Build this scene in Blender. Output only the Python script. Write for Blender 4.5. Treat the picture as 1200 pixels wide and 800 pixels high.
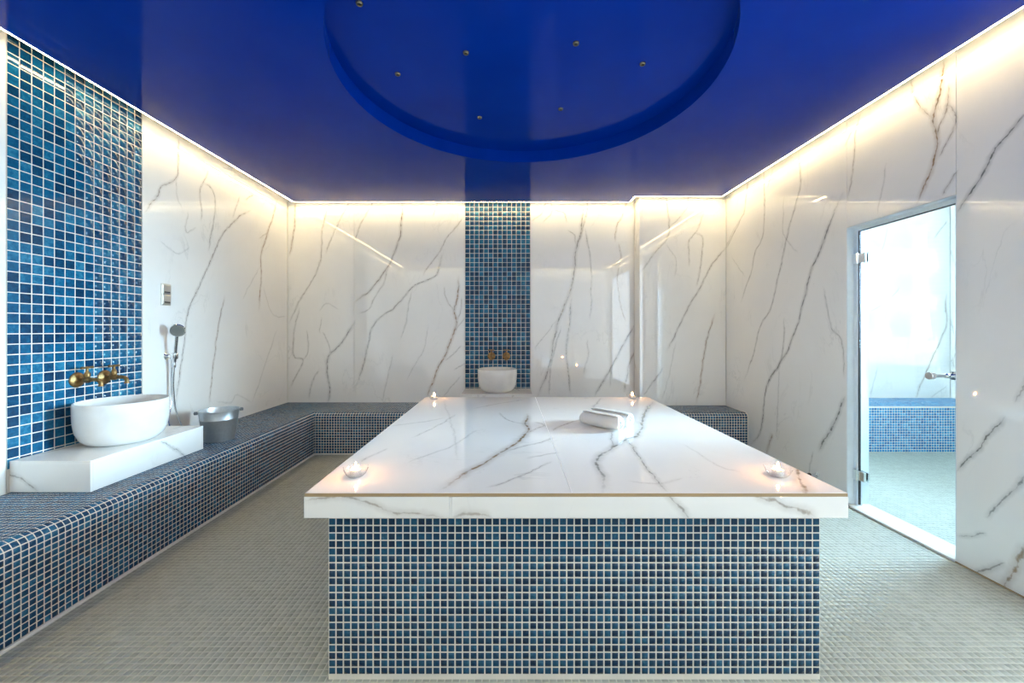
import bpy, bmesh, math, random
import numpy as np
from mathutils import Vector, Matrix

for o in list(bpy.data.objects):
    bpy.data.objects.remove(o)
SC = bpy.context.scene
COL = SC.collection
rng = np.random.default_rng(7)
random.seed(7)
PI = math.pi

# ------------------------------------------------------------------ camera
FPX, VX, VY, CAMZ = 467.0, 597.0, 387.0, 1.2          # focal length (px of a 1200 wide frame), vanishing point, eye height
cd = bpy.data.cameras.new('camera'); cam = bpy.data.objects.new('camera', cd); COL.objects.link(cam)
cam.location = (0, 0, CAMZ); cam.rotation_euler = (PI/2, 0, 0)
cd.sensor_width = 36; cd.sensor_fit = 'HORIZONTAL'; cd.lens = 36*FPX/1200
cd.shift_x = (600-VX)/1200; cd.shift_y = (VY-400)/1200
cd.clip_start = 0.01; cd.clip_end = 300
SC.camera = cam

# ------------------------------------------------------------------ world, sun, exposure
W = bpy.data.worlds.new('world'); SC.world = W; W.use_nodes = True
wn = W.node_tree; wn.nodes.clear()
wo = wn.nodes.new('ShaderNodeOutputWorld'); wb = wn.nodes.new('ShaderNodeBackground'); sky = wn.nodes.new('ShaderNodeTexSky')
sky.sky_type = 'NISHITA'; sky.sun_disc = False; sky.sun_elevation = math.radians(48); sky.sun_rotation = math.radians(330)
sky.air_density = 1.3; sky.dust_density = 2.0
wb.inputs['Strength'].default_value = 0.05
wn.links.new(sky.outputs[0], wb.inputs['Color']); wn.links.new(wb.outputs[0], wo.inputs['Surface'])
sl = bpy.data.lights.new('sun', 'SUN'); sl.energy = 8.0; sl.angle = math.radians(0.6); sl.color = (1, 0.95, 0.88)
sun = bpy.data.objects.new('sun', sl); COL.objects.link(sun)
sun.rotation_euler = Vector((0.35, -1.0, -1.0)).to_track_quat('-Z', 'Y').to_euler()
VS = SC.view_settings
SC.display_settings.display_device = 'sRGB'
VS.view_transform = 'Standard'; VS.look = 'None'; VS.gamma = 1.0; VS.use_curve_mapping = False
VS.exposure = 1.5
LED_POWER = 24.0
LED_COLOR = (1.0, 0.755, 0.39)

# room dimensions
XL, XR = -2.467, 2.31            # left / right wall faces
YB, YB2 = 4.43, 4.25             # back wall, and the stepped-forward block to its right
XSTEP = 1.387
YF = -0.10                       # front wall behind the camera
ZTOP = 2.90                      # top of the cove
ZC = 2.595                       # underside of the blue ceiling
BH = 0.40                        # bench height
TZ = 0.665                       # massage table top
PL_H = 0.156                     # basin plinth height
STRIP_L = (1.956, 2.676)         # mosaic strip on left wall (Y range)
STRIP_B = (-0.493, 0.232)        # mosaic strip on back wall (X range)
AX = 4.90                        # right wall of the adjoining room
DY0, DY1, DZ = 2.061, 2.731, 1.902   # door opening in right wall

# daylight comes in by the adjoining room's window: sampling portal in its opening (no light of its own)
pl = bpy.data.lights.new('window_portal', 'AREA'); pl.shape = 'RECTANGLE'; pl.size = 2.8; pl.size_y = 1.85
pl.cycles.is_portal = True
po = bpy.data.objects.new('window_portal', pl); COL.objects.link(po)
po.location = (AX+0.16, 2.89, 1.62)
po.rotation_euler = Vector((-1, 0, 0)).to_track_quat('-Z', 'Y').to_euler()

# the bright daylight that crosses the adjoining room from its window towards the door
al = bpy.data.lights.new('window_daylight', 'AREA'); al.shape = 'RECTANGLE'; al.size = 1.5; al.size_y = 1.4
al.energy = 68; al.color = (0.58, 0.81, 1.0); al.spread = math.radians(63)
ao = bpy.data.objects.new('window_daylight', al); COL.objects.link(ao)
ao.location = (AX+0.05, 2.75, 1.70)
ao.rotation_euler = (Vector((-1.8, 2.30, 1.0))-Vector(ao.location)).to_track_quat('-Z', 'Y').to_euler()

# added fill lamp covering the front wall, unseen behind the camera
fl_ = bpy.data.lights.new('added_front_fill', 'AREA'); fl_.shape = 'RECTANGLE'; fl_.size = 4.7; fl_.size_y = 2.4
fl_.energy = 9; fl_.color = (0.82, 0.94, 1.0)
fo = bpy.data.objects.new('added_front_fill', fl_); COL.objects.link(fo)
fo.location = (-0.08, YF+0.012, 1.33); fo.rotation_euler = (PI/2, 0, PI)

# second added fill lamp, on the right wall beside the camera, out of view
rl_ = bpy.data.lights.new('added_side_fill', 'AREA'); rl_.shape = 'RECTANGLE'; rl_.size = 1.7; rl_.size_y = 2.2
rl_.energy = 12.5; rl_.color = (0.76, 0.90, 1.0)
ro_ = bpy.data.objects.new('added_side_fill', rl_); COL.objects.link(ro_)
ro_.location = (XR-0.012, 0.82, 1.25); ro_.rotation_euler = Vector((-1, 0, 0)).to_track_quat('-Z', 'Y').to_euler()

# ------------------------------------------------------------------ helpers: objects
def link(o, parent=None):
    COL.objects.link(o)
    if parent is not None: o.parent = parent
    return o
def obj(name, me, mat=None, parent=None, loc=None, kind=None, label=None):
    o = bpy.data.objects.new(name, me)
    if mat is not None and not me.materials: me.materials.append(mat)
    link(o, parent)
    if loc is not None: o.location = loc
    if kind: o['kind'] = kind
    if label: o['label'] = label
    return o
def tag(o, label, cat, group=None):
    o['label'] = label; o['category'] = cat
    if group: o['group'] = group
    return o
def thing(name, label, cat, loc=(0, 0, 0), rotz=0.0, group=None):
    o = bpy.data.objects.new(name, None); o.empty_display_size = 0.05
    COL.objects.link(o); o.location = loc; o.rotation_euler = (0, 0, rotz)
    return tag(o, label, cat, group)
def copy_thing(root, loc, rotz=None, label=None):
    r = root.copy(); COL.objects.link(r); r.location = loc
    if rotz is not None: r.rotation_euler = (0, 0, rotz)
    if label: r['label'] = label
    for ch in list(root.children):
        c = ch.copy(); COL.objects.link(c); c.parent = r
        for g in list(ch.children):
            d = g.copy(); COL.objects.link(d); d.parent = c
    return r

# ------------------------------------------------------------------ helpers: meshes
def from_bm(bm, smooth=False):
    me = bpy.data.meshes.new('mesh'); bmesh.ops.recalc_face_normals(bm, faces=bm.faces[:])
    bm.to_mesh(me); bm.free()
    if smooth:
        me.polygons.foreach_set('use_smooth', np.ones(len(me.polygons), dtype=bool)); me.set_sharp_from_angle(angle=math.radians(38))
    return me
def add_box(bm, x0, x1, y0, y1, z0, z1, bev=0.0, seg=2):
    r = bmesh.ops.create_cube(bm, size=1.0)
    vs = r['verts']
    for v in vs:
        v.co = Vector((x0+(v.co.x+.5)*(x1-x0), y0+(v.co.y+.5)*(y1-y0), z0+(v.co.z+.5)*(z1-z0)))
    if bev > 0:
        es = list({e for v in vs for e in v.link_edges})
        bmesh.ops.bevel(bm, geom=es, offset=bev, segments=seg, profile=0.5, affect='EDGES')
def box_me(*b, bev=0.0):
    bm = bmesh.new(); add_box(bm, *b, bev=bev); return from_bm(bm)
def boxes_me(lst, bev=0.0):
    bm = bmesh.new()
    for b in lst: add_box(bm, *b, bev=bev)
    return from_bm(bm)
def add_lathe(bm, prof, n=48, M=None):
    """prof: (r, z) list; r == 0 closes to a pole"""
    rings = []
    for r, z in prof:
        if r < 1e-7: rings.append([bm.verts.new((0, 0, z))])
        else: rings.append([bm.verts.new((r*math.cos(2*PI*k/n), r*math.sin(2*PI*k/n), z)) for k in range(n)])
    new = [v for r in rings for v in r]
    for a, b in zip(rings[:-1], rings[1:]):
        for k in range(n):
            k2 = (k+1) % n
            if len(a) == 1 and len(b) == 1: continue
            if len(a) == 1: bm.faces.new((a[0], b[k], b[k2]))
            elif len(b) == 1: bm.faces.new((a[k], a[k2], b[0]))
            else: bm.faces.new((a[k], a[k2], b[k2], b[k]))
    if M is not None:
        for v in new: v.co = M @ v.co
def catmull(pts, m=6):
    P = [Vector(p) for p in pts]
    P = [2*P[0]-P[1]] + P + [2*P[-1]-P[-2]]
    out = []
    for i in range(1, len(P)-2):
        p0, p1, p2, p3 = P[i-1:i+3]
        for k in range(m):
            t = k/m
            out.append(0.5*((2*p1)+(p2-p0)*t+(2*p0-5*p1+4*p2-p3)*t*t+(3*p1-3*p2+p3-p0)*t**3))
    out.append(P[-2]); return out
def add_tube(bm, pts, rad, n=12, caps=True):
    P = [Vector(p) for p in pts]
    R = rad if isinstance(rad, (list, tuple)) else [rad]*len(P)
    prev = None; rings = []
    for i, p in enumerate(P):
        t = (P[min(i+1, len(P)-1)]-P[max(i-1, 0)]).normalized()
        if prev is None:
            a = Vector((0, 0, 1)) if abs(t.z) < 0.9 else Vector((1, 0, 0))
            u = t.cross(a).normalized()
        else: u = (prev - t*prev.dot(t)).normalized()
        prev = u; w = t.cross(u)
        rings.append([bm.verts.new(p+R[i]*(math.cos(2*PI*k/n)*u+math.sin(2*PI*k/n)*w)) for k in range(n)])
    for a, b in zip(rings[:-1], rings[1:]):
        for k in range(n): bm.faces.new((a[k], a[(k+1) % n], b[(k+1) % n], b[k]))
    if caps:
        bm.faces.new(rings[0][::-1]); bm.faces.new(rings[-1])
def lathe_me(prof, n=48, M=None, smooth=True):
    bm = bmesh.new(); add_lathe(bm, prof, n, M); me = from_bm(bm, smooth); return me
def tube_me(pts, rad, n=12): 
    bm = bmesh.new(); add_tube(bm, pts, rad, n); return from_bm(bm, True)
def align(d, at=(0, 0, 0)):
    """matrix taking local +Z to direction d, at a point"""
    return Matrix.Translation(Vector(at)) @ Vector(d).to_track_quat('Z', 'Y').to_matrix().to_4x4()

# ------------------------------------------------------------------ helpers: materials
def newmat(name):
    m = bpy.data.materials.new(name); m.use_nodes = True
    nt = m.node_tree; nt.nodes.clear()
    out = nt.nodes.new('ShaderNodeOutputMaterial'); b = nt.nodes.new('ShaderNodeBsdfPrincipled')
    nt.links.new(b.outputs[0], out.inputs['Surface'])
    return m, nt, b, out
def setp(b, **k):
    names = {'col': 'Base Color', 'rough': 'Roughness', 'metal': 'Metallic', 'ior': 'IOR', 'spec': 'Specular IOR Level',
             'coat': 'Coat Weight', 'coatr': 'Coat Roughness', 'sss': 'Subsurface Weight', 'trans': 'Transmission Weight'}
    for a, v in k.items():
        b.inputs[names[a]].default_value = (*v, 1) if isinstance(v, tuple) else v
class NT:
    def __init__(s, nt): s.nt = nt
    def n(s, t, **kw):
        x = s.nt.nodes.new(t)
        for k, v in kw.items(): setattr(x, k, v)
        return x
    def put(s, sock, v):
        if hasattr(v, 'node'): s.nt.links.new(v, sock)
        elif isinstance(v, tuple) and len(v) == 3 and sock.type == 'RGBA': sock.default_value = (*v, 1)
        else: sock.default_value = v
    def math(s, op, a, b=None, c=None, clamp=False):
        x = s.n('ShaderNodeMath', operation=op, use_clamp=clamp)
        for i, v in enumerate((a, b, c)):
            if v is not None: s.put(x.inputs[i], v)
        return x.outputs[0]
    def noise(s, vec, scale, detail=3.0, rough=0.55, dist=0.0):
        x = s.n('ShaderNodeTexNoise'); s.put(x.inputs['Scale'], scale); x.inputs['Detail'].default_value = detail
        x.inputs['Roughness'].default_value = rough; x.inputs['Distortion'].default_value = dist
        if vec is not None: s.put(x.inputs['Vector'], vec)
        return x.outputs[0]
    def remap(s, v, a, b, c=0.0, d=1.0, smooth=False):
        x = s.n('ShaderNodeMapRange', clamp=True)
        if smooth: x.interpolation_type = 'SMOOTHSTEP'
        for i, q in zip(range(5), (v, a, b, c, d)): s.put(x.inputs[i], q)
        return x.outputs[0]
    def mix(s, f, a, b):
        x = s.n('ShaderNodeMix', data_type='RGBA'); s.put(x.inputs['Factor'], f)
        s.put(x.inputs[6], a); s.put(x.inputs[7], b); return x.outputs[2]
    def ramp(s, f, stops):
        x = s.n('ShaderNodeValToRGB'); e = x.color_ramp.elements
        while len(e) < len(stops): e.new(0.5)
        for el, (p, c) in zip(e, stops): el.position = p; el.color = (*c, 1)
        s.put(x.inputs[0], f); return x.outputs[0]
    def bump(s, h, strength, dist):
        x = s.n('ShaderNodeBump'); x.inputs['Strength'].default_value = strength; x.inputs['Distance'].default_value = dist
        s.put(x.inputs['Height'], h); return x.outputs[0]
    def pos(s): return s.n('ShaderNodeNewGeometry').outputs['Position']
    def objc(s): return s.n('ShaderNodeTexCoord').outputs['Object']

def plain(name, col, rough=0.4, metal=0.0, **k):
    m, nt, b, o = newmat(name); setp(b, col=col, rough=rough, metal=metal, **k)
    N = NT(nt); f = N.noise(N.objc(), 9.0, 4)
    c = N.mix(N.remap(f, 0.3, 0.7), tuple(x*0.94 for x in col), tuple(min(1, x*1.04) for x in col))
    nt.links.new(c, b.inputs['Base Color'])
    return m

NL = 7
def make_marble(name, base=(0.87, 0.865, 0.84), rough=0.025):
    """polished marble; the veins are read from signed-distance attributes stored on each slab"""
    m, nt, b, o = newmat(name); N = NT(nt); P = N.pos()
    w1 = N.math('MULTIPLY', N.math('SUBTRACT', N.noise(P, 7.0, 3), 0.5), 0.045)
    w2 = N.math('MULTIPLY', N.math('SUBTRACT', N.noise(P, 42.0, 4), 0.5), 0.014)
    warp = N.math('ADD', w1, w2)
    body = N.remap(N.noise(P, 26.0, 3), 0.36, 0.58)
    cloud = N.noise(P, 1.6, 5, 0.6, 1.2)
    col = N.mix(N.remap(cloud, 0.35, 0.75), base, tuple(x*0.955 for x in base))
    # faint hair veins that run diagonally all over the stone
    mp = N.n('ShaderNodeMapping'); N.put(mp.inputs['Vector'], P); mp.inputs['Scale'].default_value = (1.6, 1.6, 0.75)
    mp.inputs['Rotation'].default_value = (0.25, 0.55, 0.3)
    hv = N.math('ABSOLUTE', N.math('SUBTRACT', N.noise(mp.outputs[0], 1.5, 6, 0.6, 0.8), 0.5))
    hv = N.math('MULTIPLY', N.remap(hv, 0.0, 0.012, 1.0, 0.0), N.remap(N.noise(P, 2.2, 2), 0.5, 0.7, 0, 0.30))
    col = N.mix(hv, col, (0.42, 0.43, 0.42))
    for i in range(NL):
        at = N.n('ShaderNodeAttribute', attribute_name='vein%d' % i)
        sp = N.n('ShaderNodeSeparateXYZ'); nt.links.new(at.outputs['Vector'], sp.inputs[0])
        d, s, wt = sp.outputs
        tone = N.math('FRACT', wt); wid = N.math('MULTIPLY', N.math('SUBTRACT', wt, tone), 0.00095)   # integer part: half width in half-millimetres
        ad = N.math('ABSOLUTE', N.math('ADD', d, warp))
        core = N.remap(ad, 0.0, N.math('MULTIPLY', wid, N.math('ADD', 0.45, N.math('MULTIPLY', body, 0.9))), 1.0, 0.0, True)
        halo = N.remap(ad, 0.0, N.math('ADD', 0.006, N.math('MULTIPLY', wid, 2.6)), 0.34, 0.0, True)
        v = N.math('MULTIPLY', core, N.math('ADD', 0.55, N.math('MULTIPLY', body, 0.45)))
        v = N.math('MULTIPLY', N.math('MAXIMUM', v, halo), s, clamp=True)
        vc = N.mix(N.math('MULTIPLY', tone, N.remap(N.noise(P, 12.0, 2), 0.3, 0.6, 0.4, 1.25)), (0.085, 0.105, 0.10), (0.24, 0.125, 0.028))
        col = N.mix(v, col, vc)
    nt.links.new(col, b.inputs['Base Color'])
    setp(b, rough=rough, ior=1.85)
    return m

def make_tile(name, stops, per_object, rough=0.08, scale=1.0, bumpy=0.25):
    m, nt, b, o = newmat(name); N = NT(nt)
    if per_object:
        r = N.n('ShaderNodeObjectInfo').outputs['Random']
    else:
        r = N.n('ShaderNodeAttribute', attribute_name='rnd').outputs['Fac']
    P = N.pos()
    off = N.n('ShaderNodeVectorMath', operation='MULTIPLY_ADD'); N.put(off.inputs[0], P); off.inputs[1].default_value = (1, 1, 1)
    cmb = N.n('ShaderNodeCombineXYZ'); N.put(cmb.inputs[0], N.math('MULTIPLY', r, 37.0)); N.put(cmb.inputs[1], N.math('MULTIPLY', r, 91.0))
    nt.links.new(cmb.outputs[0], off.inputs[2])
    c1 = N.noise(off.outputs[0], 55.0*scale, 4, 0.6, 0.6)
    c2 = N.noise(off.outputs[0], 260.0*scale, 2, 0.6)
    f = N.math('ADD', N.math('MULTIPLY', r, 0.62), N.math('MULTIPLY', N.remap(c1, 0.3, 0.72), 0.34))
    f = N.math('ADD', f, N.math('MULTIPLY', N.math('SUBTRACT', c2, 0.5), 0.16), clamp=True)
    nt.links.new(N.ramp(f, stops), b.inputs['Base Color'])
    if bumpy: nt.links.new(N.bump(c1, bumpy, 0.0006), b.inputs['Normal'])
    setp(b, rough=rough, ior=1.5)
    return m

BLUE_WALL = [(0.0, (0.003, 0.020, 0.055)), (0.35, (0.004, 0.054, 0.125)), (0.65, (0.006, 0.105, 0.215)), (0.90, (0.03, 0.20, 0.33)), (1.0, (0.12, 0.34, 0.48))]
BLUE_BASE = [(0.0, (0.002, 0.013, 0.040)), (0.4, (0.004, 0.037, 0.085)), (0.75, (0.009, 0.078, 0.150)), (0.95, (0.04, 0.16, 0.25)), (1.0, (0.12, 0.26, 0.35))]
M = {}
M['marble'] = make_marble('polished_marble')
M['tile_wall'] = make_tile('glazed_blue_tile', BLUE_WALL, False, scale=0.8)
M['tile_bench_lit'] = make_tile('lit_bench_blue_tile', [(p, tuple(1.5*x for x in c)) for p, c in BLUE_BASE], False, scale=1.4)  # lit copy of the small blue tile: daylight on the bench put into its colour
M['tile_annex_lit'] = make_tile('lit_annex_blue_tile', [(0.0, (0.01, 0.10, 0.28)), (0.4, (0.03, 0.22, 0.46)), (0.8, (0.10, 0.38, 0.62)), (1.0, (0.25, 0.52, 0.70))], False)  # paler copy of the mosaic blue, with the adjoining room's bright light painted in
M['tile_wall_one'] = make_tile('glazed_blue_tile_single', BLUE_WALL, True, scale=0.8)
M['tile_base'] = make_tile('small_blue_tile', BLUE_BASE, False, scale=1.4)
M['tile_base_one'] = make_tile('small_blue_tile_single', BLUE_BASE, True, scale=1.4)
M['tile_floor'] = make_tile('sage_floor_tile', [(0.0, (0.29, 0.31, 0.265)), (0.5, (0.345, 0.37, 0.32)), (1.0, (0.42, 0.445, 0.395))], False, rough=0.33, scale=1.0, bumpy=0.2)
M['grout'] = plain('cream_grout', (0.74, 0.70, 0.62), 0.75)
M['floor_grout'] = plain('floor_grout', (0.56, 0.565, 0.50), 0.8)
M['bed'] = plain('wall_backing', (0.70, 0.68, 0.62), 0.7)
M['plaster'] = plain('white_plaster', (0.80, 0.79, 0.77), 0.6)
M['ceramic'] = plain('white_glazed_ceramic', (0.76, 0.76, 0.75), 0.06, coat=0.4)
M['caulk'] = plain('white_caulk', (0.80, 0.79, 0.75), 0.5)
M['edge'] = plain('tan_edge_joint', (0.36, 0.25, 0.13), 0.5)
M['chrome'] = plain('chrome', (0.83, 0.85, 0.87), 0.06, 1.0)
M['steel'] = plain('brushed_nickel', (0.62, 0.60, 0.56), 0.28, 1.0)
M['dark_zinc'] = plain('dark_weathered_zinc', (0.20, 0.23, 0.25), 0.4, 1.0)
M['spray'] = plain('grey_spray_face', (0.17, 0.18, 0.17), 0.45)
M['nozzle'] = plain('dull_bronze', (0.20, 0.18, 0.13), 0.4, 1.0)
M['joint'] = plain('white_seam', (0.88, 0.88, 0.87), 0.3)
M['rubber'] = plain('dark_rubber', (0.025, 0.027, 0.03), 0.5)
M['alu'] = plain('white_aluminium', (0.72, 0.78, 0.82), 0.3)
M['wax'] = plain('candle_wax', (0.85, 0.80, 0.68), 0.4, sss=0.2)
M['cup'] = plain('tealight_aluminium', (0.82, 0.82, 0.82), 0.22, 1.0)
M['render'] = plain('white_render', (0.86, 0.85, 0.82), 0.8)
M['paving'] = plain('terrace_paving', (0.62, 0.60, 0.55), 0.8)
M['lounger'] = plain('white_fabric', (0.85, 0.85, 0.84), 0.8)
M['dark_glass'] = plain('window_dark', (0.20, 0.26, 0.30), 0.1)
# blue ceiling paint, glossy with a faint roller wave
m, nt, b, o = newmat('glossy_blue_paint'); N = NT(nt); P = N.pos()
nt.links.new(N.mix(N.remap(N.noise(P, 2.5, 4), 0.3, 0.7), (0.0004, 0.024, 0.27), (0.0005, 0.029, 0.32)), b.inputs['Base Color'])
mp = N.n('ShaderNodeMapping'); N.put(mp.inputs['Vector'], P); mp.inputs['Scale'].default_value = (3, 14, 3)
nt.links.new(N.bump(N.noise(mp.outputs[0], 1.6, 3), 0.10, 0.01), b.inputs['Normal'])
setp(b, rough=0.10, ior=1.16); M['blue'] = m
# tarnished brass
m, nt, b, o = newmat('aged_brass'); N = NT(nt); P = N.objc()
f = N.remap(N.noise(P, 45.0, 4), 0.35, 0.65)
nt.links.new(N.mix(f, (0.40, 0.24, 0.09), (0.23, 0.16, 0.075)), b.inputs['Base Color'])
nt.links.new(N.remap(f, 0, 1, 0.34, 0.55), b.inputs['Roughness']); setp(b, metal=1.0); M['brass'] = m
# galvanised zinc
m, nt, b, o = newmat('galvanised_zinc'); N = NT(nt); P = N.objc()
vo = N.n('ShaderNodeTexVoronoi'); N.put(vo.inputs['Vector'], P); vo.inputs['Scale'].default_value = 60
nt.links.new(N.mix(vo.outputs['Distance'], (0.50, 0.53, 0.55), (0.58, 0.61, 0.63)), b.inputs['Base Color'])
nt.links.new(N.remap(N.noise(P, 30, 3), 0.3, 0.7, 0.33, 0.46), b.inputs['Roughness']); setp(b, metal=1.0); M['zinc'] = m
# towel
m, nt, b, o = newmat('white_terry'); N = NT(nt); P = N.objc()
setp(b, col=(0.74, 0.725, 0.70), rough=0.95)
nt.links.new(N.bump(N.noise(P, 420.0, 3), 0.7, 0.003), b.inputs['Normal']); M['towel'] = m
# thin clear glass: part transparent, part mirror by Fresnel
def make_glass(name, tint, extra=0.0):
    m = bpy.data.materials.new(name); m.use_nodes = True; nt = m.node_tree; nt.nodes.clear(); N = NT(nt)
    out = N.n('ShaderNodeOutputMaterial'); tr = N.n('ShaderNodeBsdfTransparent'); gl = N.n('ShaderNodeBsdfGlossy'); mx = N.n('ShaderNodeMixShader')
    tr.inputs['Color'].default_value = (*tint, 1); gl.inputs['Roughness'].default_value = 0.01
    fc = N.n('ShaderNodeLayerWeight'); fc.inputs['Blend'].default_value = 0.5           # Schlick's form, alike on both sides of the sheet
    fr = N.math('MULTIPLY_ADD', N.math('POWER', fc.outputs['Facing'], 5.0), 0.96, 0.04)
    nt.links.new(N.math('ADD', fr, extra, clamp=True), mx.inputs[0])
    nt.links.new(tr.outputs[0], mx.inputs[1]); nt.links.new(gl.outputs[0], mx.inputs[2]); nt.links.new(mx.outputs[0], out.inputs['Surface'])
    return m
M['glass'] = make_glass('clear_door_glass', (0.95, 0.985, 0.98))
M['holder'] = make_glass('clear_holder_glass', (0.985, 0.99, 0.99), -0.01)
def make_emit(name, col, strength):
    m = bpy.data.materials.new(name); m.use_nodes = True; nt = m.node_tree; nt.nodes.clear(); N = NT(nt)
    out = N.n('ShaderNodeOutputMaterial'); e = N.n('ShaderNodeEmission'); e.inputs['Color'].default_value = (*col, 1); e.inputs['Strength'].default_value = strength
    nt.links.new(e.outputs[0], out.inputs['Surface']); return m
M['led'] = make_emit('warm_led', LED_COLOR, LED_POWER)
M['flame'] = make_emit('candle_flame', (1.0, 0.41, 0.125), 300.0)

# ------------------------------------------------------------------ marble slabs
# a plane: origin, U, V, N(toward the room); px() turns a photo pixel into (u, v) on it
class Plane:
    def __init__(s, axis, value, nsign):
        s.axis, s.value = axis, value
        s.U, s.V = {'x': (Vector((0, 1, 0)), Vector((0, 0, 1))), 'y': (Vector((1, 0, 0)), Vector((0, 0, 1))), 'z': (Vector((1, 0, 0)), Vector((0, 1, 0)))}[axis]
        s.N = {'x': Vector((1, 0, 0)), 'y': Vector((0, 1, 0)), 'z': Vector((0, 0, 1))}[axis]*nsign
    def px(s, x, y):
        a, b = (x-VX)/FPX, (VY-y)/FPX                      # X/Y and (Z-eye)/Y
        if s.axis == 'x': Y = s.value/a; return (Y, CAMZ+b*Y)
        if s.axis == 'y': Y = s.value; return (a*Y, CAMZ+b*Y)
        Y = (s.value-CAMZ)/b; return (a*Y, Y)
    def co(s, u, v, h=0.0):
        return s.N*(h) + s.U*u + s.V*v + {'x': Vector((1, 0, 0)), 'y': Vector((0, 1, 0)), 'z': Vector((0, 0, 1))}[s.axis]*s.value
class Veins:
    """polylines in (u, v), sorted into layers whose members stay clear of each other"""
    def __init__(s): s.layers = [[] for _ in range(NL)]
    def add(s, plane, pts, w=5, tone=0.3, k=0.8):
        q = [plane.px(*p) for p in pts]
        q = [(p[0], p[1], 0) for p in q]
        c = np.array([(p.x, p.y) for p in catmull(q, 5)])
        for L in s.layers:
            if all(np.min(np.hypot(c[:, None, 0]-d[0][None, :, 0], c[:, None, 1]-d[0][None, :, 1])) > 0.15 for d in L):
                L.append((c, w, tone, k)); return
        s.layers[-1].append((c, w, tone, k))
    def field(s, pts):
        out = []
        for L in s.layers:
            A = np.zeros((len(pts), 3)); best = np.full(len(pts), 1e9)
            A[:, 0] = 0.14
            for c, w, tone, k in L:
                lo, hi = c.min(0)-0.15, c.max(0)+0.15
                idx = np.where((pts[:, 0] > lo[0]) & (pts[:, 0] < hi[0]) & (pts[:, 1] > lo[1]) & (pts[:, 1] < hi[1]))[0]
                if not len(idx): continue
                p = pts[idx]; a, b_ = c[:-1], c[1:]; d = b_-a; ln = np.hypot(d[:, 0], d[:, 1])+1e-9
                acc = np.concatenate([[0], np.cumsum(ln)])
                r = p[:, None, :]-a[None]
                t = np.clip((r*d[None]).sum(2)/(ln**2)[None], 0, 1)
                e = r - t[..., None]*d[None]
                dist = np.hypot(e[..., 0], e[..., 1]); j = dist.argmin(1); ar = np.arange(len(p))
                dm = dist[ar, j]; sg = np.sign(d[j, 0]*r[ar, j, 1]-d[j, 1]*r[ar, j, 0]); sg[sg == 0] = 1
                u = (acc[j]+t[ar, j]*ln[j])/acc[-1]
                fade = np.clip(u/0.12, 0, 1)*np.clip((1-u)/0.12, 0, 1)
                ok = (dm < 0.14) & (dm < best[idx]); g = idx[ok]
                best[g] = dm[ok]
                A[g, 0] = dm[ok]*sg[ok]; A[g, 1] = k*fade[ok]*np.clip((0.058-dm[ok])/0.015, 0, 1)
                A[g, 2] = w+min(tone, 0.98)
            # constant width/tone code next to each vein: integer part must not be interpolated across zero
            A[A[:, 2] == 0, 2] = L[0][1]+min(L[0][2], 0.98) if L else 1.0
            out.append(A)
        return out
def slab(plane, u0, u1, v0, v1, veins=None, thick=0.012, parent=None, name='marble_slab', gap=0.0012, label=None, h0=0.0, cell=0.025, mat=None):
    """one stone slab; its polished face lies h0 in front of the plane"""
    u0 += gap; u1 -= gap; v0 += gap; v1 -= gap
    n = max(2, int((u1-u0)/cell)+1) if veins else 2
    k = max(2, int((v1-v0)/cell)+1) if veins else 2
    us, vs = np.linspace(u0, u1, n), np.linspace(v0, v1, k)
    g = np.stack(np.meshgrid(us, vs, indexing='ij'), -1).reshape(-1, 2)
    c = 0.0008                                                       # arris
    def world(uv, h): 
        return (np.array(plane.co(0, 0, h))[None] + uv[:, :1]*np.array(plane.U)[None] + uv[:, 1:]*np.array(plane.V)[None])
    gi = g.copy(); gi[:, 0] = np.clip(gi[:, 0], u0+c, u1-c); gi[:, 1] = np.clip(gi[:, 1], v0+c, v1-c)
    V = [world(gi, h0)]
    I = np.arange(n*k).reshape(n, k)
    F = np.stack([I[:-1, :-1], I[1:, :-1], I[1:, 1:], I[:-1, 1:]], -1).reshape(-1, 4).tolist()
    loop = list(I[:, 0])+list(I[-1, 1:])+list(I[-2::-1, -1])+list(I[0, -2:0:-1])
    m_ = len(loop); base = n*k
    V.append(world(g[loop], h0-c)); V.append(world(g[loop], h0-thick))
    for q in range(m_):
        r = (q+1) % m_
        F.append([loop[q], base+q, base+r, loop[r]][::-1]); F.append([base+q, base+m_+q, base+m_+r, base+r][::-1])
    F.append([base+m_+q for q in range(m_)])
    V = np.concatenate(V)
    me = bpy.data.meshes.new('slab'); me.from_pydata(V.tolist(), [], F)
    flip = plane.U.cross(plane.V).dot(plane.N) < 0
    if flip: me.flip_normals()
    if veins:
        allp = np.concatenate([g, g[loop], g[loop]])
        for i, A in enumerate(veins.field(allp)):
            at = me.attributes.new('vein%d' % i, 'FLOAT_VECTOR', 'POINT'); at.data.foreach_set('vector', A.astype(np.float32).ravel())
    return obj(name, me, mat or M['marble'], parent, label=label)

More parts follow.
